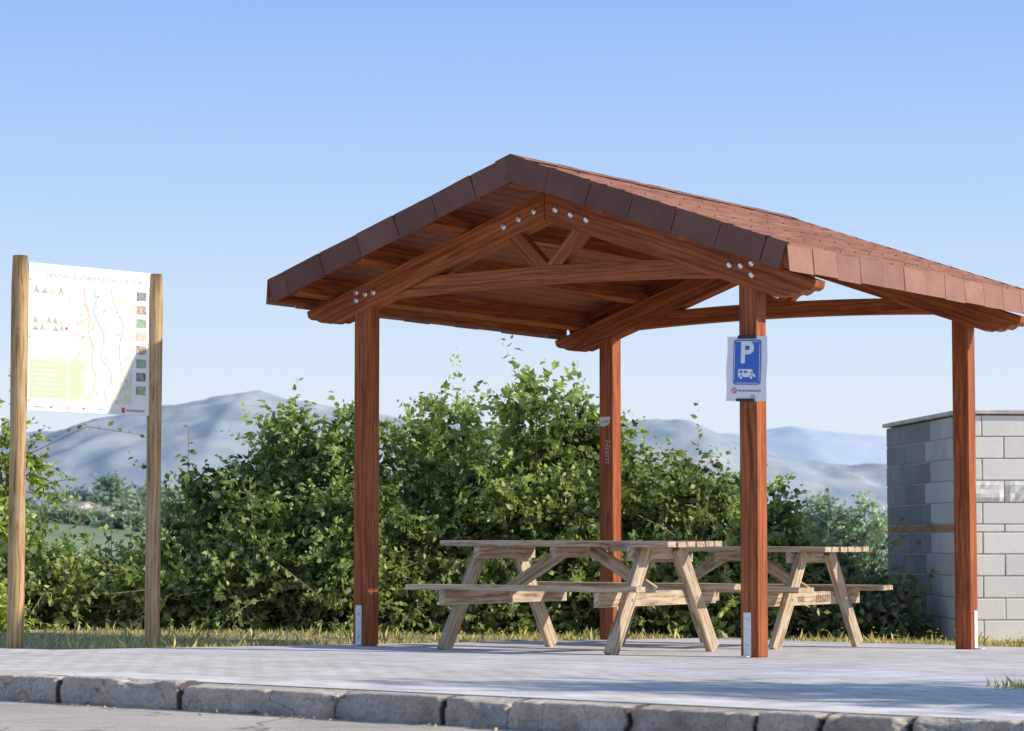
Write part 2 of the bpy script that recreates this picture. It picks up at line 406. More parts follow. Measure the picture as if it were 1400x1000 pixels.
# pictogram glyphs: small figure shapes
def glyph(x,z,w,m):
    cx=x0+x*PW; cz=z0+z*PH
    k=random.choice((0,1,2))
    if k==0: pts=[(0,0),(.3,0),(.5,.45),(.7,0),(1,0),(.65,.6),(.65,1),(.35,1),(.35,.6)]
    elif k==1: pts=[(0,0),(1,0),(1,.35),(.75,.35),(.5,.9),(.25,.35),(0,.35)]
    else: pts=[(.1,0),(.9,0),(.9,.55),(.6,.55),(.6,1),(.3,1),(.3,.55),(.1,.55)]
    poly('pictogram',[(cx+a*w,cz+c*w*1.05) for a,c in pts],m,info,-0.008)
for k in range(4): glyph(0.04+0.065*k,0.80,0.045,gg[k%3])
for k in range(3): R('text_line',0.04,0.17+.03*k,0.765-k*.022,0.771-k*.022,M_ttl)
for k in range(5): glyph(0.04+0.052*k,0.598,0.038,gg[(k+1)%3]); glyph(0.04+0.052*k,0.548,0.038,gg[k%3])
R('pictogram',0.295,0.313,0.558,0.578,M_redp)
def stripe(name,pts,w,m,y):
    vs=[];fs=[]
    for _ in range(2):
        q=[pts[0]]
        for i in range(len(pts)-1):
            a,b2=pts[i],pts[i+1]; q+=[(a[0]*.75+b2[0]*.25,a[1]*.75+b2[1]*.25),(a[0]*.25+b2[0]*.75,a[1]*.25+b2[1]*.75)]
        pts=q+[pts[-1]]
    for i,(x,z) in enumerate(pts):
        q=Vector(pts[min(i+1,len(pts)-1)])-Vector(pts[max(i-1,0)]); nn=Vector((-q[1],q[0])); nn.normalize()
        for s in (-1,1): vs.append((x0+(x*PW)+nn[0]*s*w,y,z0+z*PH+nn[1]*s*w))
    for i in range(len(pts)-1): fs.append((2*i,2*i+1,2*i+3,2*i+2))
    mesh(name,vs,fs,m,info)
stripe('map_river',[(0.52,0.86),(0.55,0.78),(0.51,0.70),(0.57,0.62),(0.62,0.52),(0.58,0.42),(0.60,0.36),(0.67,0.30),(0.68,0.22),(0.61,0.16),(0.64,0.08)],0.006,M_riv,-0.0095)
stripe('map_road',[(0.44,0.86),(0.46,0.74),(0.49,0.66),(0.47,0.55),(0.53,0.46),(0.50,0.34),(0.55,0.25),(0.52,0.16),(0.46,0.08)],0.0018,M_orn,-0.0105)
stripe('map_road',[(0.66,0.86),(0.70,0.72),(0.78,0.62),(0.73,0.49),(0.75,0.30),(0.82,0.20)],0.0015,M_grey,-0.0105)
poly('map_woodland',[(x0+a*PW,z0+c*PH) for a,c in ((0.335,0.08),(0.40,0.08),(0.45,0.16),(0.42,0.25),(0.46,0.32),(0.38,0.37),(0.335,0.34))],M_grn,info,-0.0092)
for k in range(40):
    a,c=random.uniform(.37,.54),random.uniform(.50,.78); R('map_town',a,a+random.uniform(.006,.014),c,c+random.uniform(.004,.010),M_orn,-0.0105)
for a,c in ((.55,.8),(.6,.7),(.72,.55),(.55,.13),(.4,.4),(.62,.38),(.76,.26)): R('map_marker',a,a+.014,c,c+.010,M_grnd if c>.4 else M_orn,-0.0112)
ph=[M_dark,M_brn,M_grnd,M_orn,M_brn,M_grnd,M_dark,M_grnd]
for k,m in enumerate(ph): R('photo',0.878,0.958,0.800-k*0.094,0.860-k*0.094,m)
for k,(w,m) in enumerate(((.08,M_grey),(.018,M_redp),(.04,M_orn),(.018,M_redp),(.04,M_grey))): R('logo',0.05+k*0.13,0.05+k*0.13+w,0.024,0.036,m)
R('logo',0.76,0.785,0.012,0.048,M_redp); R('logo',0.80,0.95,0.022,0.036,M_txt)
for x in (x0+0.015,x1-0.015):
    for z in (1.68,2.10,2.48): disc('bolt',(x,-0.006,z),0.008,0.006,(0,-1,0),M_bolt,info,8)

# ------------------------------------------------------------ PICNIC TABLES
def table(cu,cv,rz,label):
    q=Vector((0.4654,17.8612))+U*cu+V*cv
    t=empty('picnic_table',(q.x,q.y,g(q.x,q.y)),-yaw+rz,label=label,category='picnic table',group='picnic tables under the shelter')
    te=0.926; n=6; pwid=0.106; gap=0.018
    for k in range(n):
        v=(k-(n-1)/2)*(pwid+gap); e=random.uniform(-.008,.008)
        beam('table_plank',(-te+e,v,0.738+random.uniform(-.003,.003)),(te+e,v,0.733+random.uniform(-.003,.003)),pwid,0.038,M_table,t,bev=0.004)
    for s in (-1,1):
        for k in range(2):
            v=s*(0.592+k*0.128)
            e=random.uniform(-.006,.006)
            beam('seat_plank',(-te-0.0+e,v,0.44),(te+e,v,0.44+random.uniform(-.003,.003)),0.118,0.038,M_table,t,bev=0.004)
    for s in (-1,1):
        u=s*0.668
        for k in (-1,1): beam('leg',(u,k*0.68,0.0),(u,k*0.21,0.716),0.045,0.115,M_table,t,up=(0,k,0.3),bev=0.004)
        beam('table_bearer',(u-s*0.047,-0.355,0.675),(u-s*0.047,0.355,0.675),0.045,0.085,M_table,t,bev=0.004)
        beam('seat_bearer',(u-s*0.047,-0.77,0.370),(u-s*0.047,0.77,0.370),0.045,0.10,M_table,t,bev=0.004)
        beam('brace',(u-s*0.075,0,0.41),(s*0.10,0,0.70),0.045,0.085,M_table,t,bev=0.004)
        for k in (-1,1):
            disc('bolt',(u+0.0235*s,k*0.43,0.365),0.012,0.01,(s,0,0),M_bolt,t,8)
    beam('centre_bearer',(0,-0.34,0.680),(0,0.34,0.680),0.045,0.075,M_table,t,bev=0.004)
    return t
table(0,0,0,'weathered wooden picnic table with attached benches in middle of shelter')
t2=table(0,2.2475,0,'weathered wooden picnic table with graffiti on bench bearer near post')
gx=0.668-0.047+0.0235+0.003
textmesh('graffiti','msm',0.12,M_grafr,t2,frame(Vector((gx,0.14,0.375)),Vector((0,1,0)),Vector((0,0,1)),Vector((1,0,0))),shear=.3)
textmesh('graffiti','nas',0.08,M_grafr,t2,frame(Vector((gx,-0.20,0.372)),Vector((0,1,0)),Vector((0,0,1)),Vector((1,0,0))),shear=-.2)

# ------------------------------------------------------------ GROUND, PAVING, KERB, ROAD
def gz(x,y):
    s,t=inv(x,y)
    z=g(x,y)-0.02
    if t<3.2: z-=0.06
    if t<0.6: z-=0.35
    if s>-2.9 and t<9.9: z-=0.05
    if y>27:
        d=y-27; z-= 2.2*(1-math.exp(-d/18.0)) + min(6,max(0,(y-60)*0.02))
    z+=13.2*math.exp(-(((x+75)/70)**2+((y-450)/120)**2)) + 7*math.exp(-(((x-90)/70)**2+((y-480)/120)**2))
    return z
def axis(a,segs):
    out=[a]
    for end,step in segs:
        while out[-1]<end-1e-6: out.append(min(end,out[-1]+step))
    return out
xs=axis(-5000,[(-600,400),(-200,40),(-40,16),(-12,2),(-7,0.5),(8,0.25),(14,0.5),(40,2),(200,16),(600,40),(5000,400)])
ys=axis(-60,[(-6,6),(8,0.5),(29,0.25),(60,2),(700,16),(9000,400)])
vs=[(x,y,gz(x,y)+ (0.012*math.sin(x*7+y*3)*math.sin(y*5-x) if inv(x,y)[1]>3.2 and y<30 else 0)) for y in ys for x in xs]
nx=len(xs); fs=[(j*nx+i,j*nx+i+1,(j+1)*nx+i+1,(j+1)*nx+i) for j in range(len(ys)-1) for i in range(nx-1)]
m,nt,b=mat('dry_ground'); v=objcoord(nt)
n1=noise(nt,v,1.2,6,0.65); n2=noise(nt,v,22,5,0.7); n3=noise(nt,v,0.06,6,0.7)
c=ramp(nt,n1,[(0.35,(0.50,0.42,0.29)),(0.5,(0.44,0.38,0.22)),(0.68,(0.28,0.28,0.12))]).outputs[0]
c=mixc(nt,'MULTIPLY',0.6,c,ramp(nt,n2,[(0.3,(0.5,0.5,0.5)),(0.7,(1.2,1.2,1.2))]).outputs[0])
far=ramp(nt,n3,[(0.35,(0.20,0.28,0.17)),(0.55,(0.28,0.35,0.22)),(0.7,(0.42,0.42,0.30))]).outputs[0]
sy_=nd(nt,'ShaderNodeSeparateXYZ'); nt.links.new(v,sy_.inputs[0])
mr=nd(nt,'ShaderNodeMapRange'); mr.inputs['From Min'].default_value=30; mr.inputs['From Max'].default_value=60; nt.links.new(sy_.outputs[1],mr.inputs['Value'])
c=mixc(nt,'MIX',mr.outputs[0],c,far)
nt.links.new(c,b.inputs['Base Color']); b.inputs['Roughness'].default_value=0.95; b.inputs['Specular IOR Level'].default_value=0.1; bump(nt,b,n2,0.6,0.03)
tag(mesh('ground',vs,fs,m,smooth=True),kind='structure')

def sheet(name,ss,ts,m,dz,thick=0):
    vs=[];fs=[]
    for t in ts:
        for s in ss:
            x,y=st(s,t); vs.append((x,y,g(x,y)+dz))
    n=len(ss)
    for j in range(len(ts)-1):
        for i in range(n-1): a=j*n+i; fs.append((a,a+1,a+n+1,a+n))
    if thick:
        o=len(vs)
        ring=[i for i in range(n)]+[j*n+n-1 for j in range(1,len(ts))]+[(len(ts)-1)*n+i for i in range(n-2,-1,-1)]+[j*n for j in range(len(ts)-2,0,-1)]
        for k in ring: x,y,z=vs[k]; vs.append((x,y,z-thick))
        for k in range(len(ring)):
            k2=(k+1)%len(ring); fs.append((ring[k],o+k,o+k2,ring[k2]))
    ob=mesh(name,vs,fs,m); ob['kind']='structure'; return ob
def paving(name,c1,c2,mort,bw,bh,rotz,offx=0.5):
    m,nt,b=mat(name); v=objcoord(nt,(1,1,1),(0,0,rotz))
    br=nd(nt,'ShaderNodeTexBrick'); br.offset=offx
    for k,vv in {'Scale':1,'Mortar Size':0.008,'Brick Width':bw,'Row Height':bh,'Mortar Smooth':0.3}.items(): br.inputs[k].default_value=vv
    br.inputs['Color1'].default_value=(*c1,1); br.inputs['Color2'].default_value=(*c2,1); br.inputs['Mortar'].default_value=(*mort,1)
    nt.links.new(v,br.inputs['Vector'])
    n1=noise(nt,v,0.9,6,0.65); n2=noise(nt,v,45,4,0.7); n3=noise(nt,v,6,4,0.6)
    c=mixc(nt,'MULTIPLY',0.7,br.outputs[0],ramp(nt,n1,[(0.3,(0.74,0.73,0.72)),(0.65,(1.12,1.12,1.12))]).outputs[0])
    c=mixc(nt,'MULTIPLY',0.4,c,ramp(nt,n2,[(0.3,(0.75,0.75,0.75)),(0.7,(1.15,1.15,1.15))]).outputs[0])
    c=mixc(nt,'MULTIPLY',0.6,c,ramp(nt,n3,[(0.35,(0.70,0.69,0.67)),(0.6,(1.05,1.05,1.05))]).outputs[0])
    nt.links.new(c,b.inputs['Base Color']); b.inputs['Roughness'].default_value=0.85; b.inputs['Specular IOR Level'].default_value=0.15
    mh=nt.nodes.new('ShaderNodeMath'); mh.operation='MULTIPLY_ADD'; mh.inputs[1].default_value=-1.0
    nt.links.new(br.outputs['Fac'],mh.inputs[0]); nt.links.new(n2,mh.inputs[2])
    bump(nt,b,mh.outputs[0],0.25,0.005); return m
kr=math.atan2(0.629,0.778)
M_pav=paving('grey_block_paving',(0.84,0.80,0.75),(0.72,0.68,0.64),(0.42,0.39,0.36),0.2,0.1,kr)
M_slab=paving('shelter_block_paving',(0.77,0.76,0.77),(0.66,0.65,0.66),(0.40,0.39,0.39),0.3,0.3,kr,0.0)
fr=lambda a,bq,st_: list(np.arange(a,bq,st_))+[bq]
sheet('pavement',fr(-30,30,0.5),[0.151,0.6,1.2,1.8,2.4,3.0],M_pav,0.0,0.08)
sheet('shelter_floor',fr(-2.95,14,0.5),fr(3.004,10.2,0.5),M_slab,0.0,0.08)
m,nt,b=mat('worn_asphalt'); v=objcoord(nt)
n1=noise(nt,v,1.1,6,0.6); n2=noise(nt,v,90,3,0.8); vo=nd(nt,'ShaderNodeTexVoronoi',feature='DISTANCE_TO_EDGE'); vo.inputs['Scale'].default_value=0.8
nv=nd(nt,'ShaderNodeTexNoise'); nv.inputs['Scale'].default_value=2.5; nt.links.new(v,nv.inputs['Vector'])
va=nd(nt,'ShaderNodeVectorMath',operation='MULTIPLY_ADD'); nt.links.new(nv.outputs['Color'],va.inputs[0]); va.inputs[1].default_value=(0.5,0.5,0.5); nt.links.new(v,va.inputs[2]); nt.links.new(va.outputs[0],vo.inputs['Vector'])
c=ramp(nt,n2,[(0.3,(0.38,0.35,0.31)),(0.55,(0.62,0.57,0.50)),(0.75,(0.80,0.74,0.66))]).outputs[0]
c=mixc(nt,'MULTIPLY',0.8,c,ramp(nt,n1,[(0.3,(0.74,0.71,0.68)),(0.7,(1.12,1.1,1.08))]).outputs[0])
c=mixc(nt,'MULTIPLY',0.8,c,ramp(nt,vo.outputs['Distance'],[(0.0,(0.2,0.2,0.2)),(0.012,(1,1,1))]).outputs[0])
nt.links.new(c,b.inputs['Base Color']); b.inputs['Roughness'].default_value=0.85; b.inputs['Specular IOR Level'].default_value=0.12; bump(nt,b,n2,0.4,0.005)
sheet('road',fr(-30,30,1),[-12,-10,-8,-6,-4,-3,-2,-1,-0.5,0.02],m,-0.118)
m,nt,b=mat('weathered_kerb'); v=objcoord(nt)
n1=noise(nt,v,5,8,0.7); n2=noise(nt,v,60,5,0.8)
at=nd(nt,'ShaderNodeAttribute',attribute_name='Col')
c=ramp(nt,n1,[(0.30,(0.32,0.27,0.22)),(0.46,(0.45,0.40,0.34)),(0.66,(0.58,0.52,0.45))]).outputs[0]
c=mixc(nt,'MULTIPLY',0.7,c,ramp(nt,n2,[(0.34,(0.45,0.42,0.40)),(0.52,(1.05,1.05,1.05))]).outputs[0])
vo=nd(nt,'ShaderNodeTexVoronoi',feature='DISTANCE_TO_EDGE'); vo.inputs['Scale'].default_value=1.7
nv=nd(nt,'ShaderNodeTexNoise'); nv.inputs['Scale'].default_value=6; nt.links.new(v,nv.inputs['Vector'])
va=nd(nt,'ShaderNodeVectorMath',operation='MULTIPLY_ADD'); nt.links.new(nv.outputs['Color'],va.inputs[0]); va.inputs[1].default_value=(0.45,0.45,0.45); nt.links.new(v,va.inputs[2]); nt.links.new(va.outputs[0],vo.inputs['Vector'])
c=mixc(nt,'MULTIPLY',0.7,c,ramp(nt,vo.outputs['Distance'],[(0.0,(0.12,0.10,0.09)),(0.008,(1,1,1))]).outputs[0])
c=mixc(nt,'MULTIPLY',1.0,c,at.outputs['Color'])
nt.links.new(c,b.inputs['Base Color']); b.inputs['Roughness'].default_value=0.9; b.inputs['Specular IOR Level'].default_value=0.12; bump(nt,b,n2,0.6,0.01)
vs=[];fs=[];cs=[]
s=-12.0
while s<14:
    ln=random.choice([0.28,0.6,0.9,0.95,0.35,0.8]); a=s+0.006; e=s+ln-0.006
    tone=random.uniform(0.85,1.15); tl=random.uniform(-0.012,0.010); outp=random.uniform(-0.014,0.014)
    ns=max(6,int(ln/0.012)) if -3<s<7 else 4
    prof=[(0.012,-0.20),(0.004,-0.12),(0.0,-0.105),(0.0,-0.09),(0.0,-0.075),(0.0,-0.06),(0.0,-0.045),(0.001,-0.03),(0.003,-0.016),(0.006,-0.005),(0.015,0.0),(0.05,0.002),(0.08,0.002),(0.11,0.002),(0.15,0.0),(0.152,-0.1)]
    o=len(vs); npf=len(prof)
    for i in range(ns+1):
        ss_=a+(e-a)*i/ns
        edge=min(i,ns-i)/ns*ln
        for j,(t,z) in enumerate(prof):
            q3=Vector((ss_*6,t*12,z*12+3))
            nn=mn.noise(q3)*0.006+mn.noise(q3*3.7)*0.005+mn.noise(q3*9)*0.003
            chip=max(0,mn.noise(Vector((ss_*2.4+9,0,0)))-0.10)*0.13*(1-abs(j-9)/5) if 5<=j<=13 else 0
            chip+=max(0,mn.noise(Vector((ss_*11+2,3,z*10)))-0.25)*0.07*(1 if 3<=j<=11 else 0)
            if edge<0.025 and 6<j<12: chip+=(0.025-edge)*random.uniform(.3,.9)
            if j in (0,14,15): nn=0;chip=0
            x,y=st(ss_,t+outp*(j<11)-nn*(j<10)+chip*0.7); vs.append((x,y,g(x,y)+z+tl*(5<j<14)+nn*(j>=8)*0.5-chip*0.6))
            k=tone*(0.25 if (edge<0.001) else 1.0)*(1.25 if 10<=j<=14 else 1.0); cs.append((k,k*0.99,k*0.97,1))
    for i in range(ns):
        for j in range(npf-1): q=o+i*npf+j; fs.append((q,q+npf,q+npf+1,q+1))
    fs.append(tuple(o+j for j in range(npf))); fs.append(tuple(o+ns*npf+j for j in range(npf-1,-1,-1)))
    s+=ln
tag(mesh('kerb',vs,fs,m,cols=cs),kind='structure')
M_conc=plain('pale_concrete_strip',(0.76,0.73,0.69),0.85,0,0.3,3,0.15)
sheet('concrete_edging',fr(0.2,30,0.5),[0.153,0.35,0.62],M_conc,0.004)

# ------------------------------------------------------------ leaf tools
def leafmesh(name,P,Ax,S,tone,m,parent=None,wr=0.30):
    n=len(P); Ax=Ax/np.linalg.norm(Ax,axis=1,keepdims=True)
    r=rng.normal(size=(n,3)); B=np.cross(Ax,r); B/=np.linalg.norm(B,axis=1,keepdims=True)+1e-9; Nn=np.cross(Ax,B)
    S=S[:,None]
    v=np.empty((n,4,3)); v[:,0]=P; v[:,2]=P+Ax*S
    v[:,1]=P+Ax*S*0.42+B*S*wr+Nn*S*0.10; v[:,3]=P+Ax*S*0.42-B*S*wr+Nn*S*0.10
    me=bpy.data.meshes.new(name); me.vertices.add(n*4); me.vertices.foreach_set('co',v.astype(np.float32).ravel())
    idx=np.arange(n)[:,None]*4+np.array([0,1,2,0,2,3])[None]
    me.loops.add(n*6); me.loops.foreach_set('vertex_index',idx.astype(np.int32).ravel())
    me.polygons.add(n*2); me.polygons.foreach_set('loop_start',np.arange(0,n*6,3,dtype=np.int32)); me.polygons.foreach_set('loop_total',np.full(n*2,3,dtype=np.int32))
    me.update(calc_edges=True)
    a=me.color_attributes.new('Col','FLOAT_COLOR','POINT'); c=np.ones((n,4,4),dtype=np.float32); c[:,:,:3]=np.repeat(tone[:,None],4,1)[:,:,None]
    a.data.foreach_set('color',c.ravel()); me.materials.append(m)
    o=bpy.data.objects.new(name,me); return link(o,parent)
def tubes(name,paths,m,parent):
    vs=[];fs=[];n=6
    for pts,r0,r1 in paths:
        o=len(vs); k=len(pts)
        for i,p in enumerate(pts):
            d=(pts[min(i+1,k-1)]-pts[max(i-1,0)]); d.normalize(); a=d.orthogonal().normalized(); bq=d.cross(a); r=r0+(r1-r0)*i/(k-1)
            for j in range(n): an=2*math.pi*j/n; vs.append(p+a*r*math.cos(an)+bq*r*math.sin(an))
        for i in range(k-1):
            for j in range(n): q=(j+1)%n; fs.append((o+i*n+j,o+i*n+q,o+(i+1)*n+q,o+(i+1)*n+j))
    return mesh(name,vs,fs,m,parent,smooth=True)
def plant(name,x,y,zt,rx,ry,label,cat,m,group=None,leaf=0.08,dens=1.0,trunk=0.0,spiky=1.0,tonebias=0,stemn='stem',crn='foliage',perleaf=12,skirt=7):
    zb=gz(x,y)
    e=empty(name,(x,y,zb),0,label=label,category=cat)
    if group: e['group']=group
    H=max(0.4,zt-zb-leaf*1.8); lobes=[]
    lo=trunk
    if trunk==0:
        for k in range(skirt):
            a=k*0.9+random.uniform(-.3,.3); rr=random.uniform(0.35,0.75)
            lobes.append((Vector((math.cos(a)*rx*rr,math.sin(a)*ry*rr,min(0.30,H*.3)*random.uniform(0.3,1.2))),rx*random.uniform(0.35,0.5),min(0.35,H*0.3)))
    nl=11
    for k in range(nl):
        f=(k+0.5)/nl; zz=lo+(H-lo)*(0.15+0.70*f)
        a=random.uniform(0,6.28); rr=random.uniform(0.3,0.85)*(1-0.28*f)
        lobes.append((Vector((math.cos(a)*rx*rr,math.sin(a)*ry*rr,zz)),rx*random.uniform(0.20,0.42)*(1-0.2*f),(H-lo)*random.uniform(0.08,0.15)))
    lobes.append((Vector((random.uniform(-.25,.25)*rx,0,H-(H-lo)*0.13)),rx*0.26,(H-lo)*0.12))
    paths=[]
    for c,r,h in lobes:
        p0=Vector((random.uniform(-.1,.1)*rx,random.uniform(-.1,.1)*ry,0)); pm=p0.lerp(c,0.5)+Vector((0,0,0.08*H)); pm.x*=0.7;pm.y*=0.7
        if trunk>0: p0=Vector((0,0,0)); pm=Vector((c.x*0.15,c.y*0.15,trunk*0.9))
        r0=0.011*H*(2.6 if trunk>0 else 1)
        paths.append(([p0,p0.lerp(pm,.5),pm,pm.lerp(c,.6),c],r0,r0*0.2))
    PP=[];AA=[];SS=[];TT=[]
    for c,r,h in lobes:
        ns=int(dens*64*(r*max(h,0.15)*2*6)/(leaf/0.075)**2)+20
        lt=rng.uniform(-0.25,0.2)
        for _ in range(ns):
            d=np.array(rng.normal(size=3)); d/=np.linalg.norm(d)
            if d[2]<-0.3 and trunk>0: d[2]*=0.3
            rad_=rng.uniform(0.45,1.05)
            st0=np.array(c)+d*np.array([r,r*ry/rx,h])*rad_
            ln=leaf*rng.uniform(2.2,4.8)*(1.0+spiky*min(1.8,max(0,rng.normal()-0.8)*1.5))
            dd=d*0.8+np.array([0,0,0.45])+rng.normal(size=3)*0.3; dd/=np.linalg.norm(dd)
            k=perleaf; t=np.linspace(0.05,1,k)[:,None]
            p=st0+dd*ln*t+np.array([0,0,-0.45])*ln*t*t*rng.uniform(0,1.5)
            p[:,2]=np.maximum(p[:,2],0.02)
            ax=dd*0.5+rng.normal(size=(k,3))*0.55+np.array([0,0,-0.5])
            PP.append(p);AA.append(ax);SS.append(leaf*rng.uniform(0.6,1.35,size=k)*(1.1-0.4*t[:,0]))
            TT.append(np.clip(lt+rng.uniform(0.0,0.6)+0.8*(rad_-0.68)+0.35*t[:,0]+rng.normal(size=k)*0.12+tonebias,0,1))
            if ln>leaf*4.2 and len(paths)<260: paths.append(([Vector(st0),Vector(p[k//2]),Vector(p[-1])],leaf*0.06,leaf*0.025))
    tubes(stemn,paths,M_bark,e)
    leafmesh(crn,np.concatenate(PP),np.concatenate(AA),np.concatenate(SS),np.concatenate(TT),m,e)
    return e
G='dense shrubs along the edge of the verge'
shr=[(-4.35,24.2,0.78,0.60),(-3.75,24.8,0.62,0.60),(-3.25,24.3,0.85,0.60),(-2.82,24.7,1.62,0.52),(-2.45,24.1,1.25,0.60),(-2.10,24.8,2.12,0.68),(-1.50,24.5,2.10,0.78),(-0.72,24.9,2.28,0.85),(-0.25,24.2,1.70,0.75),
     (0.28,24.7,2.44,0.95),(1.02,24.9,2.16,0.85),(0.85,24.1,1.6,0.7),(1.70,24.5,1.64,0.72),(2.36,24.7,1.38,0.62),(2.92,24.4,0.72,0.46),(3.30,23.9,0.42,0.38),(-0.2,25.8,2.0,1.0),(1.4,25.8,1.6,0.85),(-1.3,24.0,1.4,0.7),(2.0,24.0,1.0,0.6)]
for i,(x,y,zt,r) in enumerate(shr):
    dk=x>2.8
    plant('shrub',x,y,zt,r,r*0.9,'leafy shrub toned dark for the shade beside the block building' if dk else ('tall green leafy shrub behind the picnic shelter' if zt>1.6 else 'low green leafy shrub at edge of verge'),'shrub',M_leafd if dk else M_leaf,G,leaf=random.uniform(.080,.100),tonebias=random.uniform(-.08,.06))
plant('shrub',-4.95,24.8,1.15,0.50,0.6,'yellow green leafy shrub behind the map board','shrub',M_leafy,G,tonebias=0.1)
plant('shrub',-4.9,22.6,0.55,0.45,0.5,'low yellow green bush beside wooden sign post','shrub',M_leafy,G)
plant('shrub',-5.15,25.3,2.25,0.55,0.5,'sparse thin branched yellow green sapling beside the map board','shrub',M_leafy,G,leaf=0.085,dens=0.13,spiky=2.0,skirt=3)
GT='trees in the valley beyond the shrubs'
for x,y,zt,r in ((-13.0,66,1.2,1.4),(-11.4,70,0.2,1.4),(-9.4,68,0.9,1.0)):
    plant('tree',x,y,zt,r,r,'bushy green tree in the valley beyond shrubs','tree',M_far,GT,leaf=0.2,dens=1.0,trunk=0.4,spiky=0,stemn='trunk',crn='crown')
for x,y,zt,r in ((8.9,70,2.2,1.5),(10.6,74,1.5,1.4),(7.9,72,1.5,1.0),(9.6,64,0.7,1.5),(11.6,70,0.9,1.5),(10.0,71,1.2,1.2)):
    plant('tree',x,y,zt,r,r,'hazy grey green tree in the valley near block building','tree',M_farm,GT,leaf=0.17,dens=1.3,trunk=0.4,spiky=0,stemn='trunk',crn='crown')
def top(x,y,dz): return gz(x,y)+dz
for x,y,dz,r in ((-72,470,8.5,5.0),(-66,474,7.5,5.0),(-88,440,5,6),(-59,450,5.0,4),(-80,470,6,5),(-100,430,6,7),(-55,420,4,5),(-63.5,428,3.0,2.6),(-77,420,2.4,2.6),(-70,412,1.5,2.4),(-66,410,1.7,2.2),(-73.5,414,1.5,2.0),(-60,405,2.0,3),(-82,408,2.0,3)):
    plant('tree',x,y,top(x,y,dz),r,r,'distant dark green tree beside the farmhouse','tree',M_farm,'distant trees around the farmhouse',leaf=0.7,dens=0.5,trunk=0.4,spiky=0,stemn='trunk',crn='crown',perleaf=10,tonebias=-0.2)

# ------------------------------------------------------------ FARMHOUSE
M_wallw=plain('hazy_limewashed_wall',(0.58,0.57,0.57),0.8,0,0.08); M_tile=plain('hazy_roof_tile',(0.52,0.45,0.43),0.85,0,0.2,2); M_win=plain('dark_window',(0.26,0.28,0.31),0.3)  # wall, tile and window colours paled with painted-in distance haze
def house(x,y,w,d,h,rz,label):
    z=gz(x,y)-0.1; e=empty('farmhouse',(x,y,z),rz,label=label,category='house',group='farm buildings on the far slope')
    v,f=prism([(-w/2,0),(w/2,0),(w/2,h),(0,h+w*0.16),(-w/2,h)],-d/2,d/2); mesh('wall',v,f,M_wallw,e)
    for s in (-1,1):
        b=MB(); a=math.atan(0.32); ll=(w/2+0.3)/math.cos(a)
        b.box((s*ll/2*math.cos(a),0,h+w*0.16+0.12-ll/2*math.sin(a)),(ll,d+0.5,0.16),Matrix.Rotation(s*a,3,'Y')); b.obj('roof',M_tile,e)
    for s in (-1,0,1):
        b=MB(); b.box((s*w*0.28,-d/2-0.02,h*0.55),(0.5,0.06,0.7)); b.obj('window',M_win,e)
house(-71.0,425,3.8,4,2.0,0.9,'pale farmhouse with haze-tinted tiled roof on far slope')
house(-67.5,427,3.0,4,1.4,0.7,'small pale outbuilding with tiled roof on far slope')
z=gz(-74.0,433); n=16
v=[(0.55*math.cos(2*math.pi*i/n),0.55*math.sin(2*math.pi*i/n),zz) for zz in (0,3.2) for i in range(n)]+[(0,0,3.7)]
f=[(i,(i+1)%n,(i+1)%n+n,i+n) for i in range(n)]+[(n+i,n+(i+1)%n,2*n) for i in range(n)]
o=mesh('silo',v,f,M_wallw); o.location=(-74.0,433,z); tag(o,label='white cylindrical farm silo with conical top beside farmhouse',category='silo')

# ------------------------------------------------------------ BLOCK BUILDING
cx,cy=4.00,23.0; zb=g(cx,cy)-0.02; 
bl=empty('block_building',(cx,cy,zb),rad(5),label='low pale concrete block building with brick course and flat coping',category='building')
M_block,nt,b=mat('concrete_block'); v=objcoord(nt); at=nd(nt,'ShaderNodeAttribute',attribute_name='Col')
n2=noise(nt,v,50,5,0.75); n1=noise(nt,v,2.5,5,0.6)
c=mixc(nt,'MULTIPLY',0.35,at.outputs['Color'],ramp(nt,n2,[(0.3,(0.65,0.65,0.65)),(0.55,(1.05,1.05,1.05))]).outputs[0])
c=mixc(nt,'MULTIPLY',0.3,c,ramp(nt,n1,[(0.3,(0.78,0.76,0.73)),(0.6,(1.05,1.05,1.05))]).outputs[0])
nt.links.new(c,b.inputs['Base Color']); b.inputs['Roughness'].default_value=0.9; bump(nt,b,n2,0.2,0.003)
M_mort=plain('mortar',(0.42,0.41,0.39),0.9,0,0.15,20)
hs=[0.184]*5+[0.060]+[0.184]*5
wx,wy=6.0,2.75
bb=MB(); z=0.0
def splitblock(c,d,col):
    i=len(bb.v); n=9; mm=5
    for a in range(n+1):
        for q in range(mm+1):
            ed=a in (0,n) or q in (0,mm)
            y=c[1]-d[1]/2-(0 if ed else 0.004+0.012*random.random())
            bb.v.append(Vector((c[0]-d[0]/2+d[0]*a/n,y,c[2]-d[2]/2+d[2]*q/mm))); bb.c.append(col)
    for a in range(n):
        for q in range(mm): k=i+a*(mm+1)+q; bb.f.append((k,k+mm+1,k+mm+2,k+1))
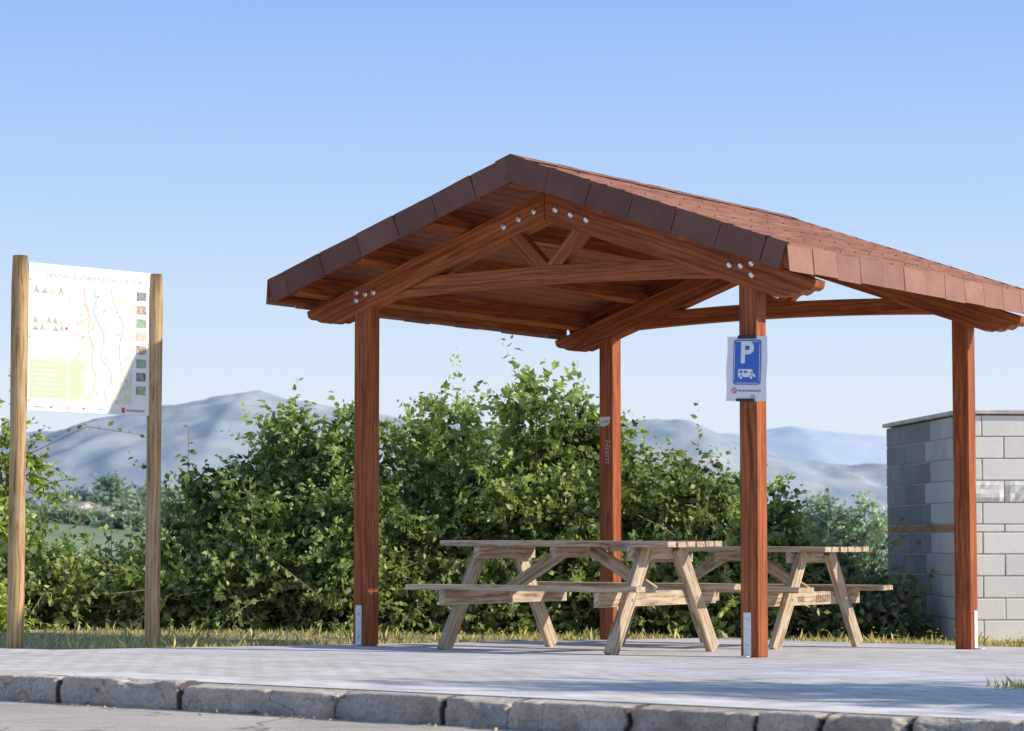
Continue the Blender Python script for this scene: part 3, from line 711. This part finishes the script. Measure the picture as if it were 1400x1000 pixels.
for r,hh in enumerate(hs):
    brick=hh<0.1; Lb=0.25 if brick else 0.40
    off=0 if r%2 else Lb/2
    for fc in ('front','side'):
        if brick and fc=='front': Lb=0.40
        tot=wx if fc=='front' else wy
        p=-off
        while p<tot:
            a=max(p,0.0 if fc=='front' else 0.004); e=min(p+Lb-0.011,tot)
            if e-a>0.03:
                k=random.uniform(0.9,1.0)
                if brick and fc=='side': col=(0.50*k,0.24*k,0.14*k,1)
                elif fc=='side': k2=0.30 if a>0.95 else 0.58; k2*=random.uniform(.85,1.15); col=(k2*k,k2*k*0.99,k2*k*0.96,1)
                else: col=(1.0*k,0.97*k,0.90*k,1)
                q=random.uniform(-.0015,.0015)
                if fc=='front':
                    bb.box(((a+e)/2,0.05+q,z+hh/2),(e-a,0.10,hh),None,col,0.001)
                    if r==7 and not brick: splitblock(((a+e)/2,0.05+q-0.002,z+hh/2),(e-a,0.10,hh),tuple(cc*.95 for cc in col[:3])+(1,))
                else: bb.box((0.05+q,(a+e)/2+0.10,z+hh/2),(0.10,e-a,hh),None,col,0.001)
            p+=Lb
    z+=hh+0.011
HT=z
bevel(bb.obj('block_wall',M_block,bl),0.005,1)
b=MB(); b.box((wx/2,wy/2+0.05,HT/2-0.006),(wx-0.012,wy+0.08,HT-0.012)); b.obj('wall_core',M_mort,bl)
b=MB(); b.box((wx/2,wy/2+0.05,HT+0.020),(wx+0.07,wy+0.16,0.038)); bevel(b.obj('coping',plain('coping_slab',(0.66,0.60,0.54),0.85,0,0.25,6),bl),0.006,1)

# ------------------------------------------------------------ HILLS
def hills(name,Y,depth,prof,m,amp,seed,f=0.004,rug=0.0):
    xs=np.linspace(prof[0][0],prof[-1][0],520); ysn=np.linspace(-1,1,110)
    px=[p[0] for p in prof]; pz=[p[1] for p in prof]
    vs=[]
    for yn in ysn:
        for x in xs:
            h=np.interp(x,px,pz); e=math.cos(yn*math.pi/2)**0.8 if abs(yn)<1 else 0
            q=Vector((x*f,yn*depth*f*0.8,seed))
            nn=mn.fractal(q,0.85,2.1,7)
            rd=abs(mn.noise(q*2.3))+0.5*abs(mn.noise(q*5.1))+0.25*abs(mn.noise(q*11))
            vs.append((x,Y+yn*depth,(h*e+amp*nn*(0.3+e)-rug*rd*(0.2+e*(1-0.6*e)))-12))
    n=len(xs); fs=[(j*n+i,j*n+i+1,(j+1)*n+i+1,(j+1)*n+i) for j in range(len(ysn)-1) for i in range(n-1)]
    return tag(mesh(name,vs,fs,m,smooth=True),kind='structure')
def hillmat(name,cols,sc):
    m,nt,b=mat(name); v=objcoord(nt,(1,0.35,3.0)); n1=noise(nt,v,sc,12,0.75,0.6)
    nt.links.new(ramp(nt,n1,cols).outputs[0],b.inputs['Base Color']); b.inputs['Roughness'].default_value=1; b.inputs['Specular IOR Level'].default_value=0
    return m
mh=hillmat('hazy_hillside',[(0.38,(0.32,0.40,0.46)),(0.50,(0.37,0.44,0.49)),(0.58,(0.43,0.47,0.50)),(0.68,(0.52,0.51,0.50))],0.014)  # slope tones with bluish aerial haze mixed into the base colour
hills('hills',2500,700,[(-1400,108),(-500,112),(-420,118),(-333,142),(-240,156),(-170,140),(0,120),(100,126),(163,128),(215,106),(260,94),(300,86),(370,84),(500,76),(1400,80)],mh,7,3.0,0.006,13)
mh2=hillmat('far_hazy_mountain',[(0.3,(0.50,0.60,0.72)),(0.7,(0.54,0.63,0.74))],0.003)  # pale blue base colour stands in for the haze over the far range
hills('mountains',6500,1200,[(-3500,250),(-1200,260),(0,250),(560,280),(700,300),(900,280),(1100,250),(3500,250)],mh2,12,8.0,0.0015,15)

# ------------------------------------------------------------ grass and litter
def scatter(n,sa_,sb,ta_,tb):
    out=[]
    while len(out)<n:
        s=random.uniform(sa_,sb); t=random.uniform(ta_,tb); x,y=st(s,t)
        if mn.noise(Vector((x*0.8,y*0.8,0)))+0.35*random.random()<0.0: continue
        out.append((x,y,gz(x,y)))
    return out
pts=scatter(11000,-9,-2.97,3.1,13)+scatter(12000,-2.95,8,10.25,14)+scatter(1500,-3.3,-2.96,3.1,10.2)
for _ in range(220):
    x,y=2.46+random.gauss(0,.10),12.1+random.gauss(0,.10); pts.append((x,y,g(x,y)))
P=np.array(pts); n=len(P); ax=np.stack([rng.normal(size=n)*0.5,rng.normal(size=n)*0.5,np.ones(n)],1)
S=rng.uniform(0.02,0.06,size=n); S[rng.random(n)<0.06]*=2.2
gr=leafmesh('verge_grass',P,ax,S,rng.random(n),M_grass,wr=0.09); gr['kind']='stuff'
pts=[]
for c_ in ((-3.1,8.2,.5,60),(-1.0,11.0,1.2,70),(5.0,10.7,1.0,60)):
    for _ in range(c_[3]):
        x,y=st(c_[0]+random.gauss(0,c_[2]),max(3.2,c_[1]+random.gauss(0,.4)));
        if inv(x,y)[0]>-2.95 and inv(x,y)[1]<10.3: continue
        pts.append((x,y,gz(x,y)+random.uniform(.05,.13)))
P=np.repeat(np.array(pts),4,axis=0); n=len(P); ax=np.stack([rng.normal(size=n),rng.normal(size=n),rng.uniform(.1,.5,n)],1)
gr=leafmesh('yellow_wildflowers',P,ax,np.full(n,0.014),rng.random(n),M_petal,wr=.4); gr['kind']='stuff'
pts=[]
for _ in range(320):
    s=random.uniform(-4,6); t=-abs(random.gauss(0,0.10))-0.02; x,y=st(s,t); pts.append((x,y,g(x,y)-0.112))
P=np.array(pts); n=len(P); ax=np.stack([rng.normal(size=n),rng.normal(size=n),rng.uniform(0,.4,n)],1)
gr=leafmesh('leaf_litter',P,ax,rng.uniform(0.012,0.035,size=n),rng.random(n),M_debris); gr['kind']='stuff'

# unseen tree added outside the frame so that its crown shades the near end of the pavement
plant('tree',9.0,10.6,4.5,1.7,1.5,'added leafy tree out of view, shading the pavement','tree',M_leaf,None,leaf=0.16,dens=0.9,trunk=2.2,stemn='trunk',crn='crown')

# ------------------------------------------------------------ LIGHT, SKY, CAMERA
el=rad(27); azx,azy=1.0,-0.15
S=Vector((azx,azy,0)).normalized(); sd=Vector((S.x*math.cos(el),S.y*math.cos(el),math.sin(el)))
ld=bpy.data.lights.new('sun','SUN'); ld.energy=5.0; ld.angle=rad(0.53); ld.color=(1,0.90,0.76)
lo=bpy.data.objects.new('sun',ld); COL.objects.link(lo); lo.rotation_euler=(-sd).to_track_quat('-Z','Y').to_euler()
w=bpy.data.worlds.new('World'); scene.world=w; w.use_nodes=True; nt=w.node_tree
bg=nt.nodes['Background']; sk=nt.nodes.new('ShaderNodeTexSky'); sk.sky_type='NISHITA'; sk.sun_disc=False
sk.sun_elevation=el; sk.sun_rotation=math.atan2(S.x,S.y); sk.air_density=1.0; sk.dust_density=0.8; sk.ozone_density=1.5; sk.altitude=100
tc=nt.nodes.new('ShaderNodeTexCoord'); sp=nt.nodes.new('ShaderNodeSeparateXYZ'); nt.links.new(tc.outputs['Generated'],sp.inputs[0])
hz_=ramp(nt,sp.outputs[2],[(0.0,(5.6,6.0,6.5)),(0.06,(4.9,5.6,6.7)),(0.13,(3.3,4.6,6.8)),(0.21,(2.0,3.4,6.5)),(0.6,(1.2,1.9,3.6))])
o=mixc(nt,'MIX',0.85,sk.outputs[0],hz_.outputs[0])
nt.links.new(o,bg.inputs[0]); bg.inputs[1].default_value=0.15
cam=bpy.data.cameras.new('camera'); co=bpy.data.objects.new('camera',cam); COL.objects.link(co)
co.location=(0,0,0.7527); co.rotation_euler=(rad(90)+math.atan(239.2/3526.55),0,0)
cam.sensor_width=36; cam.lens=3526.55/1400*36; cam.clip_end=30000; cam.clip_start=0.1
cam.dof.use_dof=True; cam.dof.focus_distance=17.6; cam.dof.aperture_fstop=6.3
scene.camera=co
scene.view_settings.view_transform='Standard'; scene.view_settings.look='None'; scene.view_settings.exposure=0
